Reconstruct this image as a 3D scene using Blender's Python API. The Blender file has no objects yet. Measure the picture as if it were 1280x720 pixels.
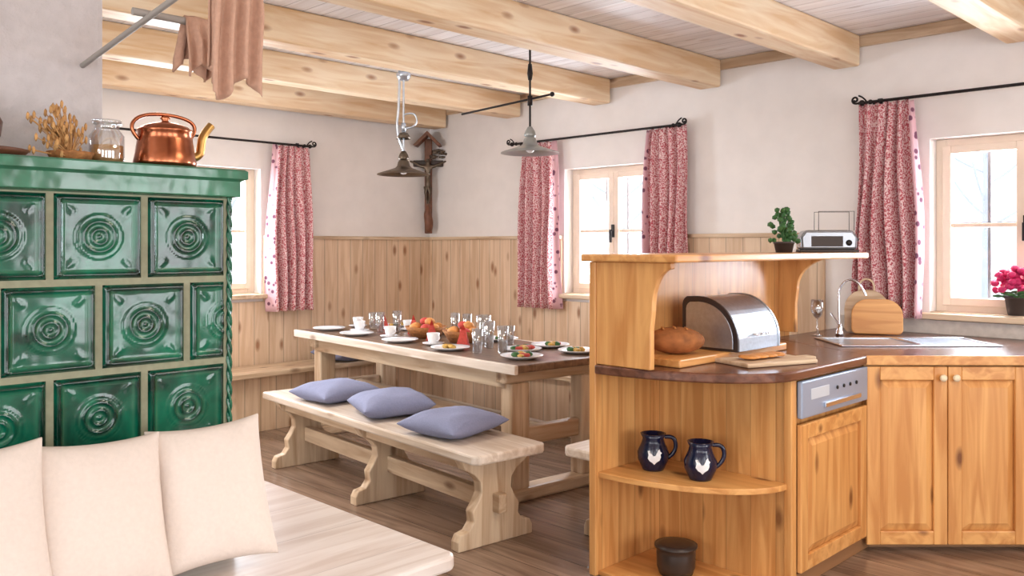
import bpy, bmesh, math, random
from mathutils import Vector, Matrix
random.seed(4)
S=bpy.context.scene
COL=S.collection
pi=math.pi
# ------------------------------------------------------------------ materials
def newmat(name):
    m=bpy.data.materials.new(name); m.use_nodes=True
    nt=m.node_tree; b=nt.nodes['Principled BSDF']
    return m,nt,b
def c4(c): return (c[0],c[1],c[2],1)
def srgb(r,g,b):
    f=lambda v:(v/255/12.92) if v/255<=0.04045 else ((v/255+0.055)/1.055)**2.4
    return (f(r),f(g),f(b))
def simple(name,col,rough=.5,metal=0,noise=0,nscale=20,bump=0,spec=None,emit=None):
    m,nt,b=newmat(name)
    b.inputs['Base Color'].default_value=c4(col)
    b.inputs['Roughness'].default_value=rough
    b.inputs['Metallic'].default_value=metal
    if spec is not None: b.inputs['Specular IOR Level'].default_value=spec
    if noise or bump:
        tc=nt.nodes.new('ShaderNodeTexCoord'); n=nt.nodes.new('ShaderNodeTexNoise')
        n.inputs['Scale'].default_value=nscale; n.inputs['Detail'].default_value=5
        nt.links.new(tc.outputs['Object'],n.inputs['Vector'])
        if noise:
            r=nt.nodes.new('ShaderNodeValToRGB')
            r.color_ramp.elements[0].position=.3; r.color_ramp.elements[1].position=.7
            r.color_ramp.elements[0].color=c4([max(0,x*(1-noise)) for x in col])
            r.color_ramp.elements[1].color=c4([min(1,x*(1+noise)) for x in col])
            nt.links.new(n.outputs['Fac'],r.inputs['Fac']); nt.links.new(r.outputs['Color'],b.inputs['Base Color'])
        if bump:
            bp=nt.nodes.new('ShaderNodeBump'); bp.inputs['Strength'].default_value=bump; bp.inputs['Distance'].default_value=.01
            nt.links.new(n.outputs['Fac'],bp.inputs['Height']); nt.links.new(bp.outputs['Normal'],b.inputs['Normal'])
    return m
def wood(name,c1,c2,grain='x',plank=None,knots=.8,rough=.5,knotcol=None,fine=9,gap=.03,var=.18,gapdark=.45):
    m,nt,b=newmat(name); N=nt.nodes.new; L=nt.links.new
    tc=N('ShaderNodeTexCoord')
    gi='xyz'.index(grain)
    vec=tc.outputs['Object']
    if plank:
        sp=N('ShaderNodeSeparateXYZ'); L(vec,sp.inputs[0])
        dv=N('ShaderNodeMath'); dv.operation='DIVIDE'; dv.inputs[1].default_value=plank[1]
        L(sp.outputs['xyz'.index(plank[0])],dv.inputs[0])
        fl=N('ShaderNodeMath'); fl.operation='FLOOR'; L(dv.outputs[0],fl.inputs[0])
        fr=N('ShaderNodeMath'); fr.operation='FRACT'; L(dv.outputs[0],fr.inputs[0])
        wn=N('ShaderNodeTexWhiteNoise'); wn.noise_dimensions='1D'; L(fl.outputs[0],wn.inputs['W'])
        ml=N('ShaderNodeVectorMath'); ml.operation='MULTIPLY'; ml.inputs[1].default_value=(7,7,7); L(wn.outputs['Color'],ml.inputs[0])
        ad=N('ShaderNodeVectorMath'); ad.operation='ADD'; L(vec,ad.inputs[0]); L(ml.outputs[0],ad.inputs[1])
        vec=ad.outputs[0]
    mp=N('ShaderNodeMapping'); sc=[fine]*3; sc[gi]=.7; mp.inputs['Scale'].default_value=sc; L(vec,mp.inputs['Vector'])
    n=N('ShaderNodeTexNoise'); n.inputs['Scale'].default_value=2.2; n.inputs['Detail'].default_value=6; n.inputs['Distortion'].default_value=.9; L(mp.outputs[0],n.inputs['Vector'])
    r=N('ShaderNodeValToRGB'); r.color_ramp.elements[0].position=.36; r.color_ramp.elements[1].position=.64
    r.color_ramp.elements[0].color=c4(c2); r.color_ramp.elements[1].color=c4(c1); L(n.outputs['Fac'],r.inputs['Fac'])
    out=r.outputs['Color']
    if knots:
        mp2=N('ShaderNodeMapping'); s2=[7.5]*3; s2[gi]=3.2; mp2.inputs['Scale'].default_value=s2; L(vec,mp2.inputs['Vector'])
        v=N('ShaderNodeTexVoronoi'); v.inputs['Scale'].default_value=1; L(mp2.outputs[0],v.inputs['Vector'])
        r2=N('ShaderNodeValToRGB'); e=r2.color_ramp.elements
        e[0].position=.07; e[0].color=(knots,)*3+(1,); e[1].position=.20; e[1].color=(0,0,0,1)
        L(v.outputs['Distance'],r2.inputs['Fac'])
        mx=N('ShaderNodeMixRGB'); L(r2.outputs['Color'],mx.inputs['Fac']); L(out,mx.inputs[1])
        kc=knotcol or [x*.35 for x in c2]; mx.inputs[2].default_value=c4(kc); out=mx.outputs[0]
    if plank:
        mr=N('ShaderNodeMapRange'); mr.inputs['To Min'].default_value=1-var; mr.inputs['To Max'].default_value=1+var*.35; L(wn.outputs['Value'],mr.inputs['Value'])
        lt=N('ShaderNodeMath'); lt.operation='LESS_THAN'; lt.inputs[1].default_value=gap; L(fr.outputs[0],lt.inputs[0])
        g=N('ShaderNodeMath'); g.operation='MULTIPLY'; g.inputs[1].default_value=1-gapdark; L(lt.outputs[0],g.inputs[0])
        sb=N('ShaderNodeMath'); sb.operation='SUBTRACT'; sb.inputs[0].default_value=1; L(g.outputs[0],sb.inputs[1])
        mu=N('ShaderNodeMath'); mu.operation='MULTIPLY'; L(mr.outputs[0],mu.inputs[0]); L(sb.outputs[0],mu.inputs[1])
        vm=N('ShaderNodeVectorMath'); vm.operation='SCALE'; L(out,vm.inputs[0]); L(mu.outputs[0],vm.inputs['Scale']); out=vm.outputs[0]
        bp=N('ShaderNodeBump'); bp.inputs['Strength'].default_value=.5; bp.inputs['Distance'].default_value=.004; L(sb.outputs[0],bp.inputs['Height']); L(bp.outputs[0],b.inputs['Normal'])
    L(out,b.inputs['Base Color']); b.inputs['Roughness'].default_value=rough
    return m
W={}
K1,K2,KK=srgb(224,168,104),srgb(196,134,74),srgb(112,62,28)
for g in 'xyz':
    W['kit'+g]=wood('pine_honey_'+g,K1,K2,g,knots=.95,rough=.35,knotcol=KK)
    W['beam'+g]=wood('pine_beam_'+g,srgb(244,224,194),srgb(222,186,142),g,knots=.9,rough=.5,knotcol=srgb(150,90,50),fine=7)
    W['pale'+g]=wood('pine_pale_'+g,srgb(216,194,166),srgb(182,152,122),g,knots=.8,rough=.45,knotcol=srgb(112,76,50))
    W['wash'+g]=wood('whitewashed_pine_'+g,srgb(228,216,204),srgb(198,180,162),g,knots=.7,rough=.4,knotcol=srgb(132,96,70))
M_kitplank_x=wood('pine_boards_z_px',K1,K2,'z',('x',.115),rough=.35,knotcol=KK,gap=.03,var=.1,gapdark=.7)
M_kitplank_y=wood('pine_boards_z_py',K1,K2,'z',('y',.115),rough=.35,knotcol=KK,gap=.03,var=.1,gapdark=.7)
M_wain_x=wood('wainscot_x',srgb(230,204,176),srgb(208,176,144),'z',('x',.13),knots=.85,knotcol=srgb(145,94,58),gap=.05,gapdark=.62,var=.1)
M_wain_y=wood('wainscot_y',srgb(230,204,176),srgb(208,176,144),'z',('y',.13),knots=.85,knotcol=srgb(145,94,58),gap=.05,gapdark=.62,var=.1)
M_ceil=wood('ceiling_boards',srgb(250,248,250),srgb(234,228,228),'x',('y',.12),knots=.4,knotcol=srgb(180,160,148),gap=.06,gapdark=.65,var=.10)
M_floor=wood('floor_boards',srgb(150,124,106),srgb(112,90,76),'x',('y',.16),knots=.35,rough=.22,gap=.035,gapdark=.45,var=.16)
M_counter=wood('counter_dark',srgb(120,78,60),srgb(88,54,40),'y',None,knots=0,rough=.25)
M_tabletop=wood('table_top_wood',srgb(136,108,88),srgb(100,76,60),'x',('y',.14),knots=.4,rough=.3,gap=.03,var=.12)
M_wall=simple('plaster_white',srgb(235,230,227),.9,noise=.03,nscale=6,bump=.35)
M_pier=simple('plaster_rough',srgb(208,201,201),.95,noise=.05,nscale=26,bump=1.0)
M_iron=simple('black_iron',srgb(38,34,34),.45,.6)
M_chrome=simple('chrome',srgb(215,220,228),.22,1)
M_steel=simple('brushed_steel',srgb(196,206,218),.3,.9,noise=.08,nscale=60)
M_brass=simple('brass',srgb(190,150,90),.3,1)
M_white=simple('white_ceramic',srgb(235,235,238),.2)
M_grout=simple('grout',srgb(150,150,126),.9,noise=.1,nscale=40)
M_cush=simple('cream_linen',srgb(226,212,202),.9,noise=.03,nscale=90,bump=.15)
M_blue=simple('blue_grey_linen',srgb(134,140,172),.9,noise=.06,nscale=120,bump=.2)
M_knob=simple('porcelain_knob',srgb(230,215,185),.3)
M_winframe=simple('window_frame_paint',srgb(230,212,194),.5,noise=.03,nscale=12)
M_towel=simple('brown_towel',srgb(192,152,130),.95,noise=.08,nscale=70,bump=.3)
M_bread=simple('bread_crust',srgb(150,92,48),.8,noise=.3,nscale=25,bump=.5)
M_rolls=simple('bread_roll',srgb(205,140,75),.7,noise=.25,nscale=40)
M_green=simple('leaf_green',srgb(50,95,45),.6,noise=.3,nscale=60)
M_terra=simple('dark_pot',srgb(60,50,48),.6)
M_pink=simple('magenta_petals',srgb(200,36,100),.6,noise=.25,nscale=80)
M_red=simple('red_napkin',srgb(190,70,60),.8,noise=.2,nscale=60)
M_straw=simple('straw',srgb(200,152,96),.8,noise=.2,nscale=50)
M_snow=simple('snow',srgb(240,243,248),.9)
M_fir=simple('distant_frosted_branches',srgb(196,202,212),.9,noise=.1,nscale=2)
M_cobalt=simple('cobalt_glaze',srgb(24,26,52),.15)
M_shade=simple('lamp_enamel',srgb(150,152,150),.3,.5)
M_bronze=simple('lamp_bronze',srgb(96,84,72),.35,.8)
M_brownwood=simple('carved_walnut',srgb(112,70,48),.5,noise=.2,nscale=30)
M_salad=simple('salad_food',srgb(190,150,70),.6,noise=.5,nscale=90)
M_basket=simple('wicker',srgb(165,110,62),.8,noise=.3,nscale=60,bump=.6)
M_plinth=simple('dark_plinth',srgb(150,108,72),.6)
def mk_copper():
    m,nt,b=newmat('copper'); b.inputs['Metallic'].default_value=1; b.inputs['Roughness'].default_value=.22
    n=nt.nodes.new('ShaderNodeTexNoise'); n.inputs['Scale'].default_value=14
    r=nt.nodes.new('ShaderNodeValToRGB'); r.color_ramp.elements[0].color=c4(srgb(120,66,44)); r.color_ramp.elements[1].color=c4(srgb(206,128,92))
    tc=nt.nodes.new('ShaderNodeTexCoord'); nt.links.new(tc.outputs['Object'],n.inputs['Vector'])
    nt.links.new(n.outputs['Fac'],r.inputs['Fac']); nt.links.new(r.outputs['Color'],b.inputs['Base Color']); return m
M_copper=mk_copper()
def mk_glass(name,tint=(1,1,1),fac=.15):
    m=bpy.data.materials.new(name); m.use_nodes=True; nt=m.node_tree; nt.nodes.clear()
    o=nt.nodes.new('ShaderNodeOutputMaterial'); t=nt.nodes.new('ShaderNodeBsdfTransparent'); g=nt.nodes.new('ShaderNodeBsdfGlossy')
    g.inputs['Roughness'].default_value=.04; t.inputs['Color'].default_value=c4(tint)
    x=nt.nodes.new('ShaderNodeMixShader'); x.inputs[0].default_value=fac
    nt.links.new(t.outputs[0],x.inputs[1]); nt.links.new(g.outputs[0],x.inputs[2]); nt.links.new(x.outputs[0],o.inputs[0]); return m
M_pane=mk_glass('window_glass',(.97,.98,1),.06)
M_glass=mk_glass('drinking_glass',(.92,.94,.96),.35)
def mk_tile():
    m,nt,b=newmat('green_glazed_tile'); N=nt.nodes.new; L=nt.links.new
    b.inputs['Roughness'].default_value=.13; b.inputs['Coat Weight'].default_value=.2; b.inputs['Coat Roughness'].default_value=.05
    tc=N('ShaderNodeTexCoord'); n=N('ShaderNodeTexNoise'); n.inputs['Scale'].default_value=9; n.inputs['Detail'].default_value=7; n.inputs['Distortion'].default_value=.6
    L(tc.outputs['Object'],n.inputs['Vector'])
    r=N('ShaderNodeValToRGB'); e=r.color_ramp.elements; e[0].position=.34; e[1].position=.72
    e[0].color=c4(srgb(0,46,36)); e[1].color=c4(srgb(4,112,84)); L(n.outputs['Fac'],r.inputs['Fac'])
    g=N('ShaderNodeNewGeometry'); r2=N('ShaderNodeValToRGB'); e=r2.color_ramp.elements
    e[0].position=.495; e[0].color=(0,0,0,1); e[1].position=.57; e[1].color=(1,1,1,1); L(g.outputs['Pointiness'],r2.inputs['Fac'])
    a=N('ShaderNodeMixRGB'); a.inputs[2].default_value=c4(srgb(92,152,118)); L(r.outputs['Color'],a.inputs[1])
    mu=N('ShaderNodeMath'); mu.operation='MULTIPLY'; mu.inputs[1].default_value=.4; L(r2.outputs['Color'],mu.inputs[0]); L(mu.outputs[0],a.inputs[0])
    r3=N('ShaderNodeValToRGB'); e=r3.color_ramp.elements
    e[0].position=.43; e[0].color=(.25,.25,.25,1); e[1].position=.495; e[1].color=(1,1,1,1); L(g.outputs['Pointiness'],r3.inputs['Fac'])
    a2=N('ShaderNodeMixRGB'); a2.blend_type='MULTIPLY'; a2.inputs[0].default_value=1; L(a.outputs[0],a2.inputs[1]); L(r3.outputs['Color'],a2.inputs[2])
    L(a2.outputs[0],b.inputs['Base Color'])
    n2=N('ShaderNodeTexNoise'); n2.inputs['Scale'].default_value=14; n2.inputs['Detail'].default_value=1; L(tc.outputs['Object'],n2.inputs['Vector'])
    bp=N('ShaderNodeBump'); bp.inputs['Strength'].default_value=.22; bp.inputs['Distance'].default_value=.01; L(n2.outputs['Fac'],bp.inputs['Height']); L(bp.outputs[0],b.inputs['Normal']); L(bp.outputs[0],b.inputs['Coat Normal'])
    return m
M_tile=mk_tile()
def mk_curtain(name,border=False):
    m,nt,b=newmat(name); N=nt.nodes.new; L=nt.links.new; b.inputs['Roughness'].default_value=.95
    tc=N('ShaderNodeTexCoord'); v=N('ShaderNodeTexVoronoi'); v.inputs['Scale'].default_value=20 if border else 42
    n=N('ShaderNodeTexNoise'); n.inputs['Scale'].default_value=110; n.inputs['Detail'].default_value=1
    L(tc.outputs['Object'],n.inputs['Vector']); L(tc.outputs['Object'],v.inputs['Vector'])
    r=N('ShaderNodeValToRGB'); e=r.color_ramp.elements
    if border:
        e[0].position=.26; e[0].color=c4(srgb(110,64,86)); e[1].position=.36; e[1].color=c4(srgb(210,168,176)); L(v.outputs['Distance'],r.inputs['Fac'])
    else:
        e[0].position=.40; e[0].color=c4(srgb(176,72,84)); e[1].position=.60; e[1].color=c4(srgb(230,204,204)); L(n.outputs['Fac'],r.inputs['Fac'])
    L(r.outputs['Color'],b.inputs['Base Color'])
    return m
M_curt=mk_curtain('curtain_red_pattern'); M_curtb=mk_curtain('curtain_border',True)

# ------------------------------------------------------------------ helpers
def grp(name,loc=(0,0,0),rz=0):
    e=bpy.data.objects.new(name,None); e.empty_display_size=.1; COL.objects.link(e)
    e.location=loc; e.rotation_euler=(0,0,rz); return e
def mk(name,verts,faces,mat,parent=None,smooth=False,bevel=0,M=None,seg=2,mats=None,fmat=None):
    me=bpy.data.meshes.new(name); me.from_pydata([tuple(v) for v in verts],[],faces); 
    if M is not None: me.transform(M)
    bm=bmesh.new(); bm.from_mesh(me); bmesh.ops.recalc_face_normals(bm,faces=bm.faces); bm.to_mesh(me); bm.free()
    if mats:
        for x in mats: me.materials.append(x)
        for i,p in enumerate(me.polygons): p.material_index=fmat[i]
    else: me.materials.append(mat)
    if smooth:
        for p in me.polygons: p.use_smooth=True
    o=bpy.data.objects.new(name,me); COL.objects.link(o)
    if parent: o.parent=parent
    if bevel:
        b=o.modifiers.new('b','BEVEL'); b.width=bevel; b.segments=seg; b.limit_method='ANGLE'; b.angle_limit=.6
    return o
BF=[(0,3,2,1),(4,5,6,7),(0,1,5,4),(1,2,6,5),(2,3,7,6),(3,0,4,7)]
def bv(a,b):
    return [(a[0],a[1],a[2]),(b[0],a[1],a[2]),(b[0],b[1],a[2]),(a[0],b[1],a[2]),(a[0],a[1],b[2]),(b[0],a[1],b[2]),(b[0],b[1],b[2]),(a[0],b[1],b[2])]
def box(name,a,b,mat,parent=None,bevel=.004,M=None):
    return mk(name,bv(a,b),BF,mat,parent,bevel=bevel,M=M)
def boxes(name,lst,mat,parent=None,bevel=0,M=None):
    V=[];F=[]
    for a,b in lst:
        k=len(V); V+=bv(a,b); F+=[tuple(i+k for i in f) for f in BF]
    return mk(name,V,F,mat,parent,bevel=bevel,M=M)
def prism(name,poly,z0,z1,mat,parent=None,bevel=.004,M=None,smooth=False):
    n=len(poly); V=[(x,y,z0) for x,y in poly]+[(x,y,z1) for x,y in poly]
    F=[tuple(range(n))[::-1],tuple(range(n,2*n))]+[(i,(i+1)%n,n+(i+1)%n,n+i) for i in range(n)]
    return mk(name,V,F,mat,parent,bevel=bevel,M=M,smooth=smooth)
def lathe(name,prof,mat,parent=None,loc=(0,0,0),seg=32,M=None):
    V=[];F=[];n=len(prof)
    for i in range(seg):
        a=2*pi*i/seg
        for r,z in prof: V.append((max(r,1e-4)*math.cos(a)+loc[0],max(r,1e-4)*math.sin(a)+loc[1],z+loc[2]))
    for i in range(seg):
        j=(i+1)%seg
        for k in range(n-1): F.append((i*n+k,j*n+k,j*n+k+1,i*n+k+1))
    o=mk(name,V,F,mat,parent,smooth=True,M=M)
    return o
def tube(name,pts,r,mat,parent=None,cyclic=False,smooth=True,res=4):
    cu=bpy.data.curves.new(name,'CURVE'); cu.dimensions='3D'; cu.bevel_depth=r; cu.bevel_resolution=res; cu.use_fill_caps=True
    if smooth and len(pts)>2:
        s=cu.splines.new('NURBS'); s.points.add(len(pts)-1)
        for p,q in zip(s.points,pts): p.co=(*q,1)
        s.order_u=3; s.use_endpoint_u=True; s.use_cyclic_u=cyclic
    else:
        s=cu.splines.new('POLY'); s.points.add(len(pts)-1)
        for p,q in zip(s.points,pts): p.co=(*q,1)
        s.use_cyclic_u=cyclic
    cu.materials.append(mat)
    o=bpy.data.objects.new(name,cu); COL.objects.link(o)
    if parent: o.parent=parent
    return o
def ball(name,c,r,mat,parent=None,sc=(1,1,1),sub=2,jit=0):
    bm=bmesh.new(); bmesh.ops.create_icosphere(bm,subdivisions=sub,radius=1)
    for v in bm.verts:
        k=1+random.uniform(-jit,jit)
        v.co=Vector((v.co.x*r*sc[0]*k+c[0],v.co.y*r*sc[1]*k+c[1],v.co.z*r*sc[2]*k+c[2]))
    me=bpy.data.meshes.new(name); bm.to_mesh(me); bm.free(); me.materials.append(mat)
    for p in me.polygons: p.use_smooth=True
    o=bpy.data.objects.new(name,me); COL.objects.link(o); 
    if parent: o.parent=parent
    return o
def cushion(name,w,h,t,loc,rot,mat,n=22,parent=None,jit=.014):
    V=[];F=[];ph=random.uniform(0,6)
    for s in (1,-1):
        for i in range(n+1):
            for j in range(n+1):
                u=-1+2*i/n; v=-1+2*j/n
                ex=.09
                x=u*w/2*(1-ex*(1-v*v)*1.0*abs(u)**3); y=v*h/2*(1-ex*(1-u*u)*abs(v)**3)
                th=t/2*(max(0,(1-u**4)*(1-v**4)))**.55*(1-.12*(u*u+v*v))
                th+=jit*.6*math.sin(5*u+ph)*math.sin(4*v+ph*2)*(1-u*u)*(1-v*v)
                th*=1-.16*abs(math.sin(9*math.atan2(v,u)+ph))*min(1,(u*u+v*v))*.8
                V.append((x,y,s*th))
    m=(n+1)**2
    for s in range(2):
        for i in range(n):
            for j in range(n):
                a=s*m+i*(n+1)+j; F.append((a,a+n+1,a+n+2,a+1))
    o=mk(name,V,F,mat,parent,smooth=True)
    bm=bmesh.new(); bm.from_mesh(o.data); bmesh.ops.remove_doubles(bm,verts=bm.verts,dist=1e-4); bmesh.ops.recalc_face_normals(bm,faces=bm.faces); bm.to_mesh(o.data); bm.free()
    for p in o.data.polygons: p.use_smooth=True
    o.location=loc; o.rotation_euler=rot
    sd=o.modifiers.new('s','SUBSURF'); sd.levels=1; sd.render_levels=1
    return o
T=Matrix.Translation
def RZ(a): return Matrix.Rotation(a,4,'Z')
def RX(a): return Matrix.Rotation(a,4,'X')
def RY(a): return Matrix.Rotation(a,4,'Y')

XL=-6.3; YB=5.2; HC=2.68; WT=.34; XR=2.6; YN=-2.6
# ------------------------------------------------------------------ room shell
box('floor',(XL-.3,YN-.34,-.12),(XR+.34,YB+.3,0),M_floor,bevel=0)
box('ceiling',(XL-.3,YN-.34,HC),(XR+.34,YB+.34,HC+.15),M_ceil,bevel=0)
def wall_open(name,M,length,x0,ops,mat):
    xs=sorted(set([x0,x0+length]+[o[0] for o in ops]+[o[1] for o in ops])); zs=sorted(set([0,HC]+[o[2] for o in ops]+[o[3] for o in ops]))
    L=[]
    for i in range(len(xs)-1):
        for j in range(len(zs)-1):
            cx=(xs[i]+xs[i+1])/2; cz=(zs[j]+zs[j+1])/2
            if any(o[0]<cx<o[1] and o[2]<cz<o[3] for o in ops): continue
            L.append(((xs[i],0,zs[j]),(xs[i+1],WT,zs[j+1])))
    return boxes(name,L,mat,M=M)
ZW0,ZW1=1.02,2.02
MB=T((0,YB,0)); ML=T((XL,0,0))@RZ(pi/2)
MR=T((XR,0,0))@RZ(-pi/2)
MN=T((0,YN,0))@RZ(pi)
wall_open('wall_back',MB,XR-XL+2*WT,XL-WT,[(-4.60,-3.74,ZW0,ZW1),(-1.80,-.86,ZW0,ZW1)],M_wall)
wall_open('wall_left',ML,YB-YN,YN,[(2.45,3.45,ZW0,ZW1)],M_wall)
wall_open('wall_right',MR,YB-YN,-YB,[(-3.9,-2.3,.5,2.3),(-1.6,0.0,.5,2.3),(.7,2.2,.5,2.3)],M_wall)
wall_open('wall_near',MN,XR-XL+2*WT,-XR-WT,[(-1.8,-.2,.5,2.3),(.6,2.2,.5,2.3),(3.2,4.8,.5,2.3)],M_wall)
def added_win(name,M,a,b):
    g=grp(name); f=.06; z0,z1=.5,2.3; m=(a+b)/2
    boxes('frame',[((a,.1,z0),(a+f,.17,z1)),((b-f,.1,z0),(b,.17,z1)),((a+f,.1,z0),(b-f,.17,z0+f)),((a+f,.1,z1-f),(b-f,.17,z1)),((m-.04,.1,z0+f),(m+.04,.17,z1-f)),((a+f,.11,1.5),(b-f,.16,1.53))],M_winframe,g,.004,M)
for i,(M,a,b) in enumerate(((MR,-3.9,-2.3),(MR,-1.6,0.0),(MR,.7,2.2),(MN,-1.8,-.2),(MN,.6,2.2),(MN,3.2,4.8))): added_win('window_%d'%(i+4),M,a,b)  # unseen windows, added as openings for the fill lights behind them
def wains(name,M,segs,mat):
    g=grp(name)
    boxes('panel',[((a,-.02,z0),(b,-.001,z1)) for a,b,z0,z1 in segs],mat,g,M=M)
    L=[((a,-.038,z1),(b,-.001,z1+.028)) for a,b,z0,z1 in segs if z1>1.2]
    boxes('cap',L,W['palex'] if mat is M_wain_x else W['paley'],g,bevel=.004,M=M)
wains('trim_1',MB,[(XL+.02,-4.62,.02,1.46),(-4.62,-3.72,.02,.96),(-3.72,-2.42,.02,1.46)],M_wain_x)
wains('trim_2',ML,[(-.5,2.43,.02,1.46),(2.43,3.47,.02,.96),(3.47,YB-.022,.02,1.46)],M_wain_y)
box('trim_3',(XL+.01,YB-.03,HC-.07),(XR,YB-.002,HC-.002),W['palex'],bevel=.003)
box('trim_4',(XL+.002,-2.5,HC-.07),(XL+.03,YB-.035,HC-.002),W['paley'],bevel=.003)
for i in range(9):
    xr=-6.02+i*.958+(.0)
    o=box('ceiling_beam',(xr-.17,YN+.01,2.49),(xr,YB-.031,HC-.001),W['beamy'],bevel=.014)
    o.data.transform(T((0,i*3.3,0))); o.location=(0,-i*3.3,0)

# ------------------------------------------------------------------ windows
def window(name,M,x0,x1,grille=False):
    g=grp(name); a,b=x0+.001,x1-.001; z0,z1=ZW0+.001,ZW1-.001; y0,y1=.10,.17; f=.06; P=M_winframe
    boxes('frame',[((a,y0,z0),(a+f,y1,z1)),((b-f,y0,z0),(b,y1,z1)),((a+f,y0,z0),(b-f,y1,z0+f)),((a+f,y0,z1-f),(b-f,y1,z1))],P,g,.003,M)
    mid=(a+b)/2; c=.045; ya,yb=.085,.135
    for k,(p,q) in enumerate(((a+f-.02,mid-.003),(mid+.003,b-f+.02))):
        zz0,zz1=z0+f-.02,z1-f+.02
        boxes('casement_%d'%(k+1),[((p,ya,zz0),(p+c,yb,zz1)),((q-c,ya,zz0),(q,yb,zz1)),((p+c,ya,zz0),(q-c,yb,zz0+c)),((p+c,ya,zz1-c),(q-c,yb,zz1)),
            ((p+c,ya+.012,(zz0+zz1)/2-.012),(q-c,yb-.008,(zz0+zz1)/2+.012))],P,g,.003,M)
        box('pane_%d'%(k+1),(p+c-.005,.112,zz0+c-.005),(q-c+.005,.115,zz1-c+.005),M_pane,g,0,M)
    box('sill',(a-.05,-.07,z0-.036),(b+.05,-.001,z0-.001),W['palex'],g,.006,M)
    box('sill_inner',(a,-.001,z0-.0005),(b,.099,z0+.004),W['palex'],g,.001,M)
    box('handle_plate',(mid-.012,.07,1.47),(mid+.012,.086,1.57),M_iron,g,.002,M)
    box('handle_lever',(mid-.01,.045,1.515),(mid+.01,.07,1.53),M_iron,g,.002,M)
    box('handle_grip',(mid-.01,.04,1.43),(mid+.01,.055,1.53),M_iron,g,.003,M)
    if grille:
        L=[]
        n=4
        for i in range(1,n):
            x=a+(b-a)*i/n; L.append(((x-.009,.27,z0),(x+.009,.288,z1)))
        L.append(((a,.27,z0+.5),(b,.288,z0+.52)))
        boxes('iron_grille',L,simple('grille_'+name,srgb(70,66,70),.5,.3),g,0,M)
window('window_1',ML,2.45,3.45)
window('window_2',MB,-4.60,-3.74,True)
window('window_3',MB,-1.80,-.86,True)

def curtain(name,M,x0,x1,ztop,zbot,side,y=-.1,folds=4):
    nu,nv=90,26; V=[];F=[];fm=[]
    ph=random.uniform(0,6); cx=(x0+x1)/2; hw=(x1-x0)/2
    for j in range(nv+1):
        t=j/nv; z=ztop+(zbot-ztop)*t
        for i in range(nu+1):
            u=i/nu; s=-1+2*u
            wid=hw*(.80+.22*t**.8)
            amp=.018+.030*min(1,t*1.6)
            x=cx+s*wid+.012*math.sin(3*t*2+ph+u*5)
            yy=y+amp*math.sin(2*pi*folds*u+ph+.5*math.sin(3*t))+.008*math.sin(2*pi*folds*2.3*u+ph*2)
            zz=z+(.012*math.sin(2*pi*folds*u+ph) if j==0 else 0)
            V.append((x,yy,zz))
    for j in range(nv):
        for i in range(nu):
            a=j*(nu+1)+i; F.append((a,a+1,a+nu+2,a+nu+1))
            u=i/nu; fm.append(1 if ((side>0 and u>.9) or (side<0 and u<.1)) else 0)
    o=mk(name,V,F,None,None,smooth=True,M=M,mats=[M_curt,M_curtb],fmat=fm)
    so=o.modifiers.new('s','SOLIDIFY'); so.thickness=.003
    return o
def rod(name,M,x0,x1,z,brk,y=-.1,ends=(1,1)):
    g=grp(name)
    def P(p): return tuple(M@Vector(p))
    tube('pole',[P((x0,y,z)),P((x1,y,z))],.009,M_iron,g)
    for k,x in enumerate(brk):
        tube('bracket_%d'%k,[P((x,-.001,z-.01)),P((x,y*.6,z-.012)),P((x,y,z-.01))],.008,M_iron,g,smooth=False)
        box('plate_%d'%k,(x-.015,-.008,z-.05),(x+.015,-.0005,z+.03),M_iron,g,.002,M)
    for k,(x,s) in enumerate(((x0,-1),(x1,1))):
        if ends[k]:
            pts=[P((x+s*.005*q,y,z)) for q in range(2)]
            for q in range(14):
                a=q/13*2*pi*1.25; r=.022*(1-q/18)
                pts.append(P((x+s*(.02+math.sin(a)*r),y,z+.022-math.cos(a)*r)))
            tube('finial_%d'%k,pts,.006,M_iron,g)
            c=P((x-s*.02,y,z)); ball('collar_%d'%k,c,.018,M_iron,g)
            c=P((x-s*.07,y,z)); ball('collar2_%d'%k,c,.015,M_iron,g)
            tube('leaf_%d'%k,[P((x-s*.05,y,z)),P((x-s*.03,y,z+.035)),P((x-s*.0,y,z+.045))],.005,M_iron,g)
rod('curtain_rod',MB,-5.12,-3.42,2.255,(-5.0,-3.52))
rod('curtain_rod',MB,-2.17,-.45,2.255,(-2.08,-.6))
rod('curtain_rod',ML,2.0,3.86,2.225,(2.1,3.78))
curtain('curtain',MB,-5.03,-4.58,2.245,.90,1,folds=5)
curtain('curtain',MB,-3.76,-3.36,2.245,.90,-1,folds=5)
curtain('curtain',MB,-2.20,-1.80,2.245,.99,1,folds=5)
curtain('curtain',ML,3.46,3.88,2.215,.88,-1,folds=5)

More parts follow.
